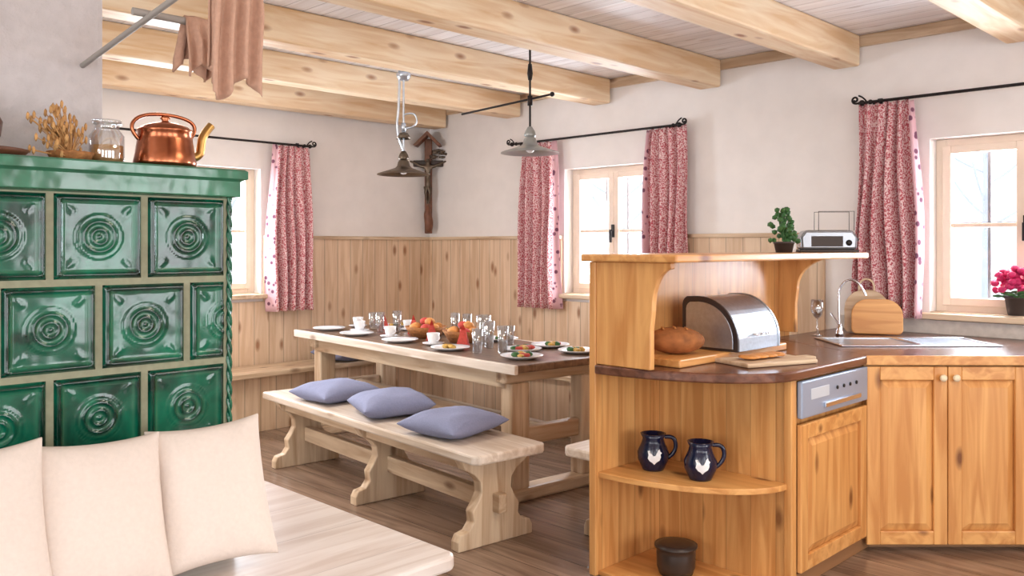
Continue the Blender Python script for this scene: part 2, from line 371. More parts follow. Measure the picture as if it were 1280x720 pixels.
# ------------------------------------------------------------------ tiled stove
XS=-2.63; YS=1.325
def tiles(nm,M,y0,y1,rows,ts,par,N=30,topz=1.56):
    V=[];F=[]
    for r in range(rows):
        zt=topz-r*ts
        off=0 if r%2==0 else ts/2
        y=y1+off
        while y>y0+1e-3:
            b=min(y,y1); a=max(y-ts,y0)
            g=.010; aa,bb=a+g,b-g; za,zb=zt-ts+g,zt-g
            cy=(y-ts/2); cz=(za+zb)/2
            ny=max(4,int(N*(bb-aa)/ts)); k=len(V)
            for i in range(ny+1):
                for j in range(N+1):
                    yy=aa+(bb-aa)*i/ny; zz=za+(zb-za)*j/N
                    e=min(yy-aa,bb-yy,zz-za,zb-zz)
                    sm=lambda t:max(0,min(1,t))**2*(3-2*max(0,min(1,t)))
                    h=.016*sm(e/.010)-.012*sm((e-.012)/.012)
                    rr=math.hypot(yy-cy,zz-cz)
                    if rr<.066 : h+=.0065*(.5+.5*math.cos(rr/.022*2*pi))*sm((.066-rr)/.008)
                    d=abs(abs(yy-cy)-abs(zz-cz))
                    if .095<rr<.13 and e>.024: h+=.0015*sm(1-d/.018)
                    V.append((h,yy,zz))
            for i in range(ny):
                for j in range(N):
                    q=k+i*(N+1)+j; F.append((q,q+N+1,q+N+2,q+1))
            y-=ts
    return mk(nm,V,F,M_tile,par,smooth=True,M=M)
g=grp('tiled_stove')
box('core',(XS-.95,-.4,.24),(XS,YS,1.565),M_grout,g,.004)
box('base',(XS-.93,-.38,0),(XS-.03,YS-.03,.24),M_pier,g,.01)
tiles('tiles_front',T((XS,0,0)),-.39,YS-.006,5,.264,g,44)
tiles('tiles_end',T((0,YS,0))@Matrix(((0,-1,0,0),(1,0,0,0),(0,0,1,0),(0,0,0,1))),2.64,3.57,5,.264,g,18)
V=[];F=[];ns=20;nz=200
for j in range(nz+1):
    z=.26+(1.56-.26)*j/nz
    for i in range(ns):
        a=2*pi*i/ns; r=.008+.0025*math.sin(3*a+z*140)
        V.append((XS+.002+r*math.cos(a),YS+.002+r*math.sin(a),z))
for j in range(nz):
    for i in range(ns):
        F.append((j*ns+i,j*ns+(i+1)%ns,(j+1)*ns+(i+1)%ns,(j+1)*ns+i))
mk('rope_corner',V,F,M_tile,g,smooth=True)
prof=[(0,1.555),(.018,1.56),(.022,1.575),(.012,1.585),(.018,1.60),(.034,1.612),(.046,1.618),(.046,1.642),(.038,1.648),(-.3,1.648)]
V=[];F=[]
for o_,z in prof:
    V+= [(XS-.95-o_*.5,-.4,z),(XS+o_,-.4,z),(XS+o_,YS+o_,z),(XS-.95-o_*.5,YS+o_,z)]
for k in range(len(prof)-1):
    for i in range(3): F.append((k*4+i,k*4+i+1,k*4+4+i+1,k*4+4+i))
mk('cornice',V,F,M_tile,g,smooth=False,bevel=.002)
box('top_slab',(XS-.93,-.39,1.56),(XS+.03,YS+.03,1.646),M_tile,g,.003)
box('wall_chimney_pier',(-3.7,-1.2,1.65),(-2.95,1.053,HC-.001),M_pier,bevel=.02)
# stove bench
g=grp('stove_bench')
bx,by,r=-1.93,1.71,.045
poly=[(XS+.022,-.6),(bx,-.6)]
for k in range(7):
    a=k/6*pi/2; poly.append((bx-r+r*math.cos(a),by-r+r*math.sin(a)))
poly+=[(-3.6,by),(-3.6,YS+.03),(XS+.022,YS+.03)]
prism('seat',poly,.435,.48,wood('bench_white_boards',srgb(228,218,212),srgb(206,190,180),'y',('x',.3),knots=.7,rough=.3,knotcol=srgb(160,122,96),gap=.01,gapdark=.7,var=.04),g,.01)
for i,y in enumerate((-.3,.6,1.35)):
    box('support_%d'%i,(XS+.05,y,0),(bx-.1,y+.04,.435),W['washz'],g,.005)
box('apron',(bx-.12,-.55,.34),(bx-.09,1.55,.435),W['washy'],g,.004)
box('support_end',(-3.3,YS+.06,0),(-3.26,by-.06,.435),W['washz'],g,.005)
def stand_cushion(x,y,yaw,lean,w=.40,h=.40,t=.13,roll=0):
    R=RZ(yaw)@RX(pi/2-lean)@RZ(roll)
    o=cushion('throw_pillow',w,h,t,(0,0,0),(0,0,0),M_cush,n=26)
    o.matrix_world=T((x,y,.482+h/2*math.cos(lean)+.018))@R
rd=math.radians
stand_cushion(-2.34,1.13,rd(74),rd(20),w=.33,h=.42,roll=rd(4))
stand_cushion(-2.35,.83,rd(88),rd(21),w=.35,h=.42,roll=rd(-2))
stand_cushion(-2.35,.535,rd(80),rd(20),w=.35,h=.44,roll=rd(3))

# items on stove
ZT=1.648
g=grp('copper_kettle',(-2.74,1.165,ZT))
lathe('body',[(0,0),(.082,0),(.094,.008),(.096,.02),(.090,.05),(.084,.09),(.082,.115),(.086,.120),(.084,.126),(.075,.128)],M_copper,g)
lathe('lid',[(.078,.126),(.072,.134),(.04,.146),(.012,.150),(.010,.156),(.016,.162),(.010,.170),(0,.172)],M_copper,g)
tube('spout',[(0,.07,.035),(0,.115,.045),(0,.12,.085),(0,.125,.12),(0,.155,.155)],.014,M_brass,g)
tube('handle',[(0,-.085,.09),(0,-.115,.12),(0,-.085,.165),(0,0,.178),(0,.085,.165),(0,.105,.13),(0,.08,.10)],.006,M_copper,g)
g=grp('glass_jar',(-2.74,.985,ZT))
lathe('jar',[(0,.002),(.045,.002),(.05,.02),(.05,.09),(.035,.11),(.035,.12),(.04,.125)],M_glass,g)
lathe('contents',[(0,.004),(.042,.004),(.046,.02),(.046,.06),(0,.065)],M_straw,g)
lathe('lid',[(0,.126),(.042,.126),(.042,.138),(0,.14)],M_glass,g)
g=grp('dried_wheat_bunch',(-2.72,.875,ZT))
lathe('bowl',[(0,0),(.05,0),(.06,.02),(.065,.03),(.055,.03),(.045,.02),(0,.015)],M_basket,g)
for i in range(90):
    a=random.uniform(0,2*pi); s=random.uniform(.1,1); tip=(math.cos(a)*.07*s,math.sin(a)*.09*s-.035,random.uniform(.06,.18)-.05*s)
    tube('stalk_%d'%i,[(0,0,.02),(tip[0]*.5,tip[1]*.4,tip[2]*.6),tip],.0014,M_straw,g,res=1)
    ball('ear_%d'%i,tip,.0052,M_straw,g,sc=(1,1,2.6),sub=1)
g=grp('wooden_tray',(-2.735,.62,ZT))
lathe('tray',[(0,0),(.12,0),(.135,.012),(.145,.022),(.135,.022),(.12,.014),(0,.012)],M_brownwood,g)
g=grp('clay_jug',(-2.76,.62,ZT+.014))
lathe('jug',[(0,0),(.05,0),(.08,.05),(.085,.09),(.06,.14),(.035,.165),(.04,.185),(.03,.18)],simple('clay_brown',srgb(96,62,44),.4),g)
tube('handle',[(0,-.075,.1),(0,-.12,.13),(0,-.08,.175),(0,-.03,.17)],.008,M_brownwood,g)

# drying rack with towels
g=grp('drying_rack')
MW=simple('rack_pole_grey',srgb(165,158,152),.6)
tube('arm_1',[(-2.95,.985,1.985),(-2.04,.985,2.085)],.009,MW,g)
tube('arm_2',[(-2.95,-.3,1.985),(-2.04,-.3,2.085)],.009,MW,g)
tube('cross_1',[(-2.06,-.35,2.10),(-2.06,1.16,2.10)],.011,MW,g)
tube('cross_2',[(-2.45,.95,2.058),(-2.45,1.21,2.058)],.011,MW,g)
def towel(name,x,y0,y1,z,l1,l2,ang=0):
    nu,nv=36,34;V=[];F=[]; ph=random.uniform(0,6)
    for j in range(nv+1):
        t=j/nv; s=-l1+(l1+l2)*t
        for i in range(nu+1):
            u=i/nu; rr=.017
            if s<-rr*1.57: xx=x+rr; zz=z+s+rr*1.57
            elif s>rr*1.57: xx=x-rr; zz=z-(s-rr*1.57)
            else:
                a=s/rr; xx=x-rr*math.sin(a); zz=z+rr*math.cos(a)
            d=min(1,abs(s)/.12)
            sgn=1 if s<0 else -1
            xx+=sgn*(.014+.014*math.sin(u*2*pi*3.2+ph))*d
            w=(y1-y0)*(.86+.14*d); yc=(y0+y1)/2
            V.append((xx,yc+(u-.5)*w+.012*math.sin(ph+s*7)*d,zz-.03*math.sin(u*pi*2+ph)*d))
    for j in range(nv):
        for i in range(nu):
            a=j*(nu+1)+i; F.append((a,a+1,a+nu+2,a+nu+1))
    o=mk(name,V,F,M_towel,None,smooth=True); so=o.modifiers.new('s','SOLIDIFY'); so.thickness=.006; return o
towel('hand_towel',-2.06,.99,1.12,2.10,.33,.25)
towel('hand_towel',-2.45,1.09,1.20,2.058,.18,.16)

# ------------------------------------------------------------------ dining table & benches
def trestle_profile(hw,H):
    pts=[(hw,0),(hw,.045),(hw*.93,.075),(hw*.72,.085),(hw*.60,.12),(hw*.63,.17),(hw*.50,.21),(hw*.40,.25),(hw*.42,.30),(hw*.58,.34),(hw*.82,.37),(hw*.92,H)]
    return pts+[(-x,z) for x,z in pts[::-1]]
def bench(name,loc,rz,L,Wd,legs,mat=None):
    g=grp(name,loc,rz)
    H=.46
    prism('seat',[(-L/2,-Wd/2),(L/2-.03,-Wd/2),(L/2,-Wd/2+.03),(L/2,Wd/2-.03),(L/2-.03,Wd/2),(-L/2,Wd/2)],H-.045,H,W['washx'] if mat is None else mat,g,.01)
    pr=trestle_profile(Wd/2*1.02,H-.045)
    R=Matrix(((0,0,1,0),(1,0,0,0),(0,1,0,0),(0,0,0,1)))
    for i,x in enumerate(legs):
        prism('leg_%d'%(i+1),pr,x-.03,x+.03,W['palez'],g,.006,M=R)
    box('stretcher',(min(legs)-.08,-.025,.15),(max(legs)+.08,.025,.24),W['palex'],g,.006)
    box('rail_1',(min(legs),-Wd/2+.06,H-.10),(max(legs),-Wd/2+.085,H-.045),W['palex'],g,.004)
    box('rail_2',(min(legs),Wd/2-.085,H-.10),(max(legs),Wd/2-.06,H-.045),W['palex'],g,.004)
    return g
a5=math.radians(-5)
BC=(-3.93,2.91,0)
bench('trestle_bench',BC,a5,2.26,.44,(-.95,.05,.98))
bench('trestle_bench',(-2.555,3.78,0),math.radians(-90),1.5,.30,(-.6,.55))
TC=Vector((-4.408,3.72,0)); MT=T(TC)@RZ(a5)
g=grp('dining_table',TC,a5)
TH=.775
box('top',(-1.28,-.42,TH-.045),(1.28,.42,TH),M_tabletop,g,.01)
boxes('edge_banding',[((-1.285,-.426,TH-.05),(1.285,-.40,TH+.001)),((-1.285,.40,TH-.05),(1.285,.426,TH+.001))],W['washx'],g,.004)
boxes('apron',[((-1.1,-.34,TH-.15),(1.1,-.31,TH-.045)),((-1.1,.31,TH-.15),(1.1,.34,TH-.045))],W['palex'],g,.005)
for i,x in enumerate((-1.1,1.1)):
    box('head_%d'%i,(x-.045,-.37,TH-.12),(x+.045,.37,TH-.045),W['paley'],g,.01)
    box('leg_%d'%i,(x-.05,-.33,.07),(x+.05,-.20,TH-.12),W['palez'],g,.012)
    box('leg_b%d'%i,(x-.05,.20,.07),(x+.05,.33,TH-.12),W['palez'],g,.012)
    box('foot_%d'%i,(x-.055,-.38,0),(x+.055,.38,.075),W['paley'],g,.015)
    box('cross_%d'%i,(x-.03,-.2,.3),(x+.03,.2,.4),W['paley'],g,.01)
box('stretcher',(-1.07,-.03,.31),(1.07,.03,.39),W['palex'],g,.008)
MBn=T(BC)@RZ(a5)
def seat_cushion(x,y,rz,M=None,w=.42,z=.46,base=MBn,t=.12):
    o=cushion('seat_cushion',w,w,t,(0,0,0),(0,0,0),M_blue)
    o.matrix_world=base@T((x,y,z+t*.48))@RZ(rz)@RX(math.radians(2))
seat_cushion(.66,-.0,math.radians(8))
seat_cushion(.04,.02,math.radians(-16),t=.14)
seat_cushion(-.57,0,math.radians(5))
g=grp('corner_bench')
box('seat_left',(XL+.04,1.6,.42),(-5.86,YB-.04,.46),W['paley'],g,.008)
box('seat_back',(-5.86,4.68,.42),(-2.8,YB-.04,.46),W['palex'],g,.008)
box('front_left',(-5.97,1.65,.0),(-5.94,4.78,.42),M_wain_y,g,.003)
box('front_back',(-5.94,4.75,.0),(-2.85,4.78,.42),M_wain_x,g,.003)
o=cushion('seat_cushion',.42,.42,.13,(0,0,0),(0,0,0),M_blue); o.matrix_world=T((-6.0,4.05,.53))@RZ(.1)
o=cushion('seat_cushion',.42,.42,.13,(0,0,0),(0,0,0),M_blue); o.matrix_world=T((-5.5,4.91,.53))@RZ(.08)

# table setting
def tp(x,y,z=TH): 
    return tuple(MT@Vector((x,y,z+.0015)))
def plate(x,y,r=.12,food=None):
    g=grp('dinner_plate',tp(x,y))
    lathe('dish',[(0,.0),(r*.6,.0),(r*.75,.008),(r,.018),(r,.021),(r*.74,.012),(r*.6,.006),(0,.006)],M_white,g)
    if food:
        for i in range(9):
            a=random.uniform(0,6.28); q=random.uniform(0,r*.5)
            ball('food_%d'%i,(q*math.cos(a),q*math.sin(a),.02),random.uniform(.016,.028),[food,food,M_red,M_green][i%4],g,sc=(1,1,.6),sub=2,jit=.08)
def cup(x,y):
    g=grp('coffee_cup',tp(x,y))
    lathe('saucer',[(0,0),(.04,0),(.07,.012),(.07,.015),(.04,.005),(0,.005)],M_white,g)
    lathe('cup',[(0,.006),(.025,.006),(.034,.03),(.042,.075),(.039,.075),(.031,.032),(0,.015)],M_white,g)
    tube('handle',[(.036,0,.065),(.06,0,.06),(.06,0,.035),(.032,0,.028)],.004,M_white,g)
def glass(x,y,h=.13,r=.034):
    g=grp('water_glass',tp(x,y))
    lathe('tumbler',[(0,.002),(r*.75,.002),(r,h),(r-.002,h),(r*.72,.01),(0,.01)],M_glass,g,seg=20)
for x,y in ((-1.08,-.24),(-.62,-.27),(-.06,-.27),(.50,-.27),(1.08,-.2),(1.1,.22)): plate(x,y,.12,M_salad if x>.0 else None)
for x,y in ((-.95,.27),(-.35,.28),(.3,.28),(.78,.29)): plate(x,y,.12,M_salad)
for x,y in ((-.84,-.12),(-.34,-.17),(-.68,.2),(.22,-.2),(-1.16,.05)): cup(x,y)
for x,y in ((-.52,.0),(-.62,-.08),(.02,.22),(.53,.17),(.74,-.25),(.84,-.14),(-.92,.04),(-.12,.22),(.60,-.05)): glass(x,y,random.uniform(.12,.17))
for k,(x,y) in enumerate(((-.2,.03),(.2,.06))):
    g=grp('bread_basket',tp(x,y))
    lathe('basket',[(0,0),(.1,0),(.13,.05),(.145,.075),(.135,.075),(.12,.05),(0,.012)],M_basket,g)
    for i in range(9):
        a=i/9*6.28*1.6; q=.085 if i<6 else .03
        ball('roll_%d'%i,(q*math.cos(a),q*math.sin(a),.07+(.035 if i>=6 else 0)),.038,[M_rolls,M_rolls,M_red][i%3],g,sc=(1.1,.9,.75),sub=2,jit=.03)
g=grp('glass_pitcher',tp(.44,.03))
lathe('body',[(0,.002),(.05,.002),(.06,.06),(.045,.14),(.05,.19),(.048,.19),(.04,.14),(.055,.06),(0,.01)],M_glass,g)
tube('handle',[(.045,0,.17),(.08,0,.16),(.08,0,.08),(.055,0,.06)],.006,M_glass,g)
def napkin(x,y,rz):
    g=grp('paper_napkin',tp(x,y),rz)
    mk('fold',[(-.04,-.02,0),(.04,-.02,0),(.035,.03,0),(-.035,.03,0),(0,0,.14),(-.015,0,.1),(.015,.01,.1)],[(0,1,6,4,5),(1,2,6),(2,3,5,4,6),(3,0,5)],M_red,g)
for x,y,r_ in ((-.42,.07,0),(.0,-.06,1),(.40,-.10,.5),(-.78,.05,1.3)): napkin(x,y,r_)
g=grp('serving_platter',tp(.82,.03))
lathe('dish',[(0,0),(.09,0),(.115,.015),(.115,.019),(.09,.006),(0,.006)],M_white,g)
for i in range(14):
    a=random.uniform(0,6.28); q=random.uniform(0,.07)
    ball('slice_%d'%i,(q*math.cos(a),q*math.sin(a),.02),.026,[M_red,M_salad,M_green][i%3],g,sc=(1,1,.5),sub=2,jit=.05)

# ------------------------------------------------------------------ lamps
def pendant(name,x,y,zb,matS,matR,arm=None):
    g=grp(name,(x,y,zb))
    lathe('shade',[(.185,0),(.182,.006),(.12,.026),(.06,.046),(.045,.06),(.04,.085),(.03,.105),(.03,.105),(.028,.1),(.036,.08),(.05,.05),(.115,.02),(.178,-.002),(.185,0)],matS,g,seg=40)
    lathe('socket',[(0,.17),(.015,.165),(.03,.14),(.038,.115),(.032,.10),(.0,.098)],matS,g)
    ball('bulb',(0,0,.03),.03,M_white,g)
    top=2.679-zb
    tube('rod',[(0,0,.16),(0,0,top)],.007,matR,g)
    lathe('ceiling_rose',[(0,top),(.05,top),(.045,top-.015),(.015,top-.03),(0,top-.03)],matR,g)
    lathe('knuckle',[(0,.30),(.016,.30),(.016,.36),(0,.36)],matR,g)
    return g,top
g,top=pendant('pendant_lamp',-3.74,3.90,1.985,M_shade,M_iron)
tube('arm',[(.13,.05,.36),(0,0,.34),(-.62,-.02,.31)],.007,M_iron,g,smooth=False)
ball('arm_knob',(.14,.053,.36),.016,M_iron,g)
lathe('counterweight',[(0,.46),(.012,.46),(.018,.50),(.012,.56),(0,.56)],M_iron,g,seg=16)
g,top=pendant('pendant_lamp',-4.78,3.71,1.90,M_bronze,M_steel)
tube('hook',[(0,0,.42),(.05,.05,.44),(.07,.07,.38),(.05,.05,.33),(0,0,.32)],.006,M_steel,g)
tube('side_pipe',[(-.02,-.02,top),(-.02,-.02,.5),(-.04,-.04,.3),(0,0,.17)],.009,M_steel,g)
lathe('pulley',[(0,top-.12),(.035,top-.12),(.05,top-.09),(.05,top-.075),(.03,top-.06),(0,top-.06)],M_steel,g)
lathe('smoke_bell',[(.0,.29),(.03,.285),(.05,.25),(.052,.25),(.03,.29),(0,.30)],M_bronze,g)

# crucifix in the corner
g=grp('wall_crucifix',(-6.20,5.10,0),math.radians(45))
box('upright',(-.035,.0,1.52),(.035,.03,2.40),M_brownwood,g,.008)
box('crossbar',(-.20,.0,2.14),(.20,.03,2.20),simple('dark_wood',srgb(52,38,32),.5),g,.008)
prism('roof',[(-.13,2.33),(0,2.46),(.13,2.33),(.10,2.32),(0,2.42),(-.10,2.32)],-.12,.03,M_brownwood,g,.003,M=Matrix(((1,0,0,0),(0,0,1,0),(0,1,0,0),(0,0,0,1))))
def skin(name,V,E,R,mat,par):
    me=bpy.data.meshes.new(name); me.from_pydata(V,E,[]); o=bpy.data.objects.new(name,me); COL.objects.link(o); o.parent=par
    me.materials.append(mat); s=o.modifiers.new('sk','SKIN'); s.use_smooth_shade=True
    for i,r_ in enumerate(R): me.skin_vertices[0].data[i].radius=(r_,r_)
    me.skin_vertices[0].data[0].use_root=True
    q=o.modifiers.new('s','SUBSURF'); q.levels=1; q.render_levels=2
yy=-.03
skin('carved_figure',[(0,yy,1.98),(0,yy,2.06),(0,yy,2.14),(0,yy-.01,2.18),(0,yy-.02,2.21),(.06,yy,2.14),(.12,yy,2.17),(.17,yy,2.19),(-.06,yy,2.14),(-.12,yy,2.17),(-.17,yy,2.19),(.02,yy-.02,1.90),(.008,yy,1.82),(.008,yy,1.79),(-.02,yy-.02,1.90),(-.008,yy,1.82),(-.008,yy-.01,1.79)],
 [(0,1),(1,2),(2,3),(3,4),(2,5),(5,6),(6,7),(2,8),(8,9),(9,10),(0,11),(11,12),(12,13),(0,14),(14,15),(15,16)],
 [.026,.024,.028,.013,.022,.015,.011,.008,.015,.011,.008,.016,.011,.008,.016,.011,.008],M_bronze,g)
for i in range(14):
    a=random.uniform(0,6.28)
    ball('palm_leaf_%d'%i,(.10+.10*math.cos(a)*random.random(),-.03,2.22+.07*math.sin(a)),.022,M_bronze,g,sc=(1.6,.4,.6),sub=1)
skin('lower_carving',[(0,-.005,1.53),(.01,-.02,1.62),(-.005,-.02,1.70),(.0,-.01,1.78)],[(0,1),(1,2),(2,3)],[.035,.045,.04,.02],M_brownwood,g)

# ------------------------------------------------------------------ kitchen
def door(par,nm,M,w,h,knob=None,mat='kit'):
    fr=.062
    boxes(nm+'_frame_v',[((0,-.02,0),(fr,0,h)),((w-fr,-.02,0),(w,0,h))],W[mat+'z'],par,.004,M)
    boxes(nm+'_frame_h',[((fr,-.0195,0),(w-fr,0,fr)),((fr,-.0195,h-fr),(w-fr,0,h))],W[mat+'x'],par,.004,M)
    a,b,c,d=fr,w-fr,fr,h-fr; i=.035
    V=[(a,-.002,c),(b,-.002,c),(b,-.002,d),(a,-.002,d),(a+i,-.018,c+i),(b-i,-.018,c+i),(b-i,-.018,d-i),(a+i,-.018,d-i)]
    o=mk(nm+'_panel',V,[(4,5,6,7),(0,1,5,4),(1,2,6,5),(2,3,7,6),(3,0,4,7)],W[mat+'z'],par,M=M)
    if knob:
        lathe(nm+'_knob',[(0,.03),(.010,.029),(.017,.022),(.015,.013),(.006,.008),(.007,0)],M_knob,par,seg=20,M=M@T((knob[0],-.02,knob[1]))@RX(pi/2))
g=grp('kitchen_peninsula')
YC=3.25; XP=-2.33; XF=-1.65
box('back_panel',(XP-.035,2.83,0),(XP,4.55,1.335),M_kitplank_y,g,.004)
box('carcass_end',(XP,YC,0.0),(XF-.002,YC+.02,.86),M_kitplank_x,g,.002)
box('carcass',(XP+.001,YC+.021,.06),(XF-.022,4.30,.859),W['kitz'],g,.002)
box('corner_post',(XF-.035,YC-.012,0),(XF+.002,YC+.03,.86),W['kitz'],g,.005)
def quarter(z0,z1,nm,mat,dx=.68,dy=.42,extra=0):
    pts=[(XP,YC)]
    for k in range(17):
        t=k/16*pi/2; pts.append((XP+(dx+extra)*math.sin(t),YC-(dy+extra)*math.cos(t)))
    return prism(nm,pts,z0,z1,mat,g,.004)
quarter(.415,.44,'round_shelf',W['kitx'],dx=.66,dy=.40)
quarter(0.0,.02,'bottom_shelf',W['kitx'],dx=.66,dy=.40)
pts=[(XP+.001,YC-.43)]
for k in range(1,17):
    t=k/16*pi/2; pts.append((XP+.70*math.sin(t),YC-.43*math.cos(t)))
CT0,CT1=.86,.90
A=(-1.65,3.94); B=(-1.12,4.47)
pts+=[(XF+.02,A[1]-.01),(XF+.02,A[1]+.01),(XP+.001,A[1]+.40)]
prism('countertop',pts,CT0,CT1,M_counter,g,.008)
MF=Matrix(((0,-1,0,XF-.001),(1,0,0,YC+.035),(0,0,1,0),(0,0,0,1)))
wd=A[1]-YC-.05
door(g,'door_a',MF@T((0,0,.075)),wd,.60)
box('dishwasher_panel',(0,-.024,.70),(wd,0,.852),simple('panel_bluegrey',srgb(156,170,194),.35,.3),g,.006,MF)
box('panel_label',(wd*.12,-.0255,.77),(wd*.38,-.0235,.815),simple('label_grey',srgb(190,196,205),.4),g,.001,MF)
box('panel_handle',(wd*.3,-.036,.725),(wd*.85,-.022,.745),M_chrome,g,.004,MF)
for k in range(4):
    lathe('button_%d'%k,[(0,.008),(.008,.007),(.008,0)],M_iron,g,seg=14,M=MF@T((wd*(.5+.1*k),-.022,.795))@RX(pi/2))
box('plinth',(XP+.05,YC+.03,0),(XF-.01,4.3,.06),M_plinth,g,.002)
box('raised_shelf',(XP-.06,2.80,1.336),(-1.90,4.60,1.368),W['kity'],g,.008)
RXm=Matrix(((1,0,0,0),(0,0,1,0),(0,1,0,0),(0,0,0,1)))
def bracket(nm,y,top,bot,z0=.90):
    pr=[(XP,z0),(XP+bot,z0),(XP+bot,z0+.16),(XP+bot+.01,z0+.24)]
    for k in range(9):
        t=k/8*pi/2; pr.append((XP+bot+.01+(top-bot-.01)*(1-math.cos(t)),z0+.25+.16*math.sin(t)))
    pr+=[(XP+top,1.335),(XP,1.335)]
    prism(nm,pr,y,y+.03,W['kitz'],g,.004,M=RXm)
bracket('bracket_near',2.835,.38,.28,.901) 
bracket('bracket_far',4.42,.33,.10,.93)
box('ledge',(XP+.001,2.97,.901),(-2.0,3.88,.935),W['kity'],g,.006)

g=grp('kitchen_base_cabinet')
d=Vector((1,1,0)).normalized()
MD=Matrix(((d.x,-d.y,0,A[0]),(d.y,d.x,0,A[1]),(0,0,1,0),(0,0,0,1)))
Ld=(Vector(B)-Vector(A)).length
prism('carcass',[(A[0]-.01,A[1]+.015),(B[0]-.01,B[1]+.015),(1.3,B[1]+.015),(1.3,5.15),(-2.3,5.15),(-2.3,4.32),(-2.03,4.32)],.05,.859,W['kitz'],g,0)
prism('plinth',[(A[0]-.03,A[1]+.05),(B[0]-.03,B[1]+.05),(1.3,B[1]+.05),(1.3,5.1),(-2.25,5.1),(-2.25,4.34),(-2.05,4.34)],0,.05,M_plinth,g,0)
w2=(Ld-.012)/2
door(g,'door_l',MD@T((.004,0,.035)),w2,.815,(w2-.028,.765))
door(g,'door_r',MD@T((.008+w2,0,.035)),w2,.815,(.028,.765))
MWc=T((B[0],B[1],0))
for k in range(4):
    door(g,'door_w%d'%k,MWc@T((.02+k*.55,.01,.05)),.52,.80,(.05,.74))
top=[(XF+.02,A[1]-.009),(A[0]+.03,A[1]-.0),(B[0]+.015,B[1]-.02),(1.3,B[1]-.02),(1.3,5.178),(-2.325,5.178),(-2.325,A[1]+.401),(XF+.02-.02,A[1]+.012)]
prism('countertop',top,CT0,CT1,M_counter,g,.004)
prism('counter_edge',[(A[0]+.018,A[1]-.02),(B[0]+.018,B[1]-.035),(1.3,B[1]-.035),(1.3,B[1]-.02),(B[0]+.012,B[1]-.02),(A[0]+.012,A[1]-.006)],CT0-.002,CT1+.001,W['kitx'],g,.003)
box('backsplash',(-2.32,5.179,.9),(1.3,5.199,.98),simple('splash_tile',srgb(205,196,188),.3,noise=.1,nscale=30),g,.003)
MS=MD@T((.02,.32,0))
g=grp('kitchen_sink')
boxes('rim',[((0,0,.901),(.80,.03,.909)),((0,.37,.901),(.80,.40,.909)),((0,.03,.901),(.03,.37,.909)),((.77,.03,.901),(.80,.37,.909)),((.40,.03,.901),(.43,.37,.909))],M_chrome,g,.003,MS)
box('bowl_floor',(.03,.03,.9005),(.4,.37,.903),M_steel,g,0,MS)
box('drainer',(.43,.03,.9005),(.77,.37,.904),M_steel,g,0,MS)
boxes('drainer_ribs',[((.45,.06+k*.04,.904),(.75,.07+k*.04,.908)) for k in range(8)],M_chrome,g,0,MS)
g=grp('kitchen_faucet',(-2.09,4.66,.901),math.radians(-10))
lathe('base',[(0,0),(.022,0),(.022,.02),(.014,.04),(.012,.07),(0,.07)],M_chrome,g)
tube('neck',[(0,0,.05),(-.005,0,.18),(.0,0,.28),(.05,.02,.325),(.11,.04,.29),(.13,.045,.23)],.006,M_chrome,g)
tube('lever',[(0,0,.06),(-.05,.03,.09),(-.08,.04,.12)],.006,M_chrome,g)

# counter items
g=grp('bread_box',(-2.11,3.54,.936),0)
pr=[(-.13,0),(.15,0),(.15,.025)]
for k in range(15):
    t=k/14*pi/2; pr.append((-.05+.20*math.cos(t),.035+.20*math.sin(t)))
for k in range(1,5):
    t=k/4*pi/2; pr.append((-.09-.04*math.sin(t),.195+.04*math.cos(t)))
Rm=Matrix(((1,0,0,0),(0,0,1,0),(0,1,0,0),(0,0,0,1)))
prism('body',pr,-.175,.175,M_steel,g,.004,M=Rm)
prism('cheek_1',[(x*1.03,z*1.02) for x,z in pr],-.188,-.176,simple('dark_steel',srgb(84,82,86),.3,.8),g,.002,M=Rm)
prism('cheek_inlay',[(x*.86,.012+z*.86) for x,z in pr],-.191,-.186,M_steel,g,.001,M=Rm)
prism('cheek_2',[(x*1.03,z*1.02) for x,z in pr],.176,.188,M_steel,g,.002,M=Rm)
tube('handle',[(.145,-.05,.07),(.168,-.05,.07),(.168,.05,.07),(.145,.05,.07)],.005,M_chrome,g,smooth=False)
g=grp('bread_loaf',(-2.13,3.13,.936),math.radians(40))
ball('loaf',(0,0,.058),.062,M_bread,g,sc=(2.0,1.15,.93),sub=4,jit=.012)
for k in range(3): box('score_%d'%k,(-.06+k*.05,-.04,.112-.004*abs(k-1)),(-.05+k*.05,.04,.117-.004*abs(k-1)),M_rolls,g,.003)
g=grp('cutting_board',(-1.84,3.38,.901),math.radians(70))
box('board',(-.19,-.11,0),(.19,.11,.018),W['palex'],g,.006)
box('grip',(.19,-.03,0),(.26,.03,.018),W['palex'],g,.006)
for k in range(4): ball('slice_%d'%k,(-.09+.055*k,.0+.01*k,.030),.045,M_rolls,g,sc=(1,1.1,.22),sub=3)
g=grp('wine_glass',(-2.20,4.62,.901))
lathe('glass',[(0,0),(.034,.002),(.006,.008),(.004,.09),(.02,.105),(.036,.14),(.034,.2),(.032,.2),(.034,.14),(.018,.108),(0,.1)],M_glass,g)
def cboard(nm,x,y,lean,w,h,rz,r=.07,mat=None):
    g=grp(nm,(x,y,.9015),rz)
    R2=RX(pi/2-lean)
    pts=[]
    for cx,cy,a0 in ((w/2-.03,.03,-90),(w/2-r,h-r,0),(-w/2+r,h-r,90),(-w/2+.03,.03,180)):
        rr=.03 if cy<.05 else r
        for k in range(7):
            a=math.radians(a0+k*15); pts.append((cx+rr*math.cos(a),cy+rr*math.sin(a)))
    prism('board',pts,0,.02,mat or W['kitx'],g,.005,M=R2)
    return g,R2
cboard('chopping_board',-1.98,4.90,rd(13),.27,.20,rd(25),.09,W['kitx'])
g,R2=cboard('chopping_board',-2.06,4.95,rd(12),.24,.25,rd(22),.11,W['palex'])
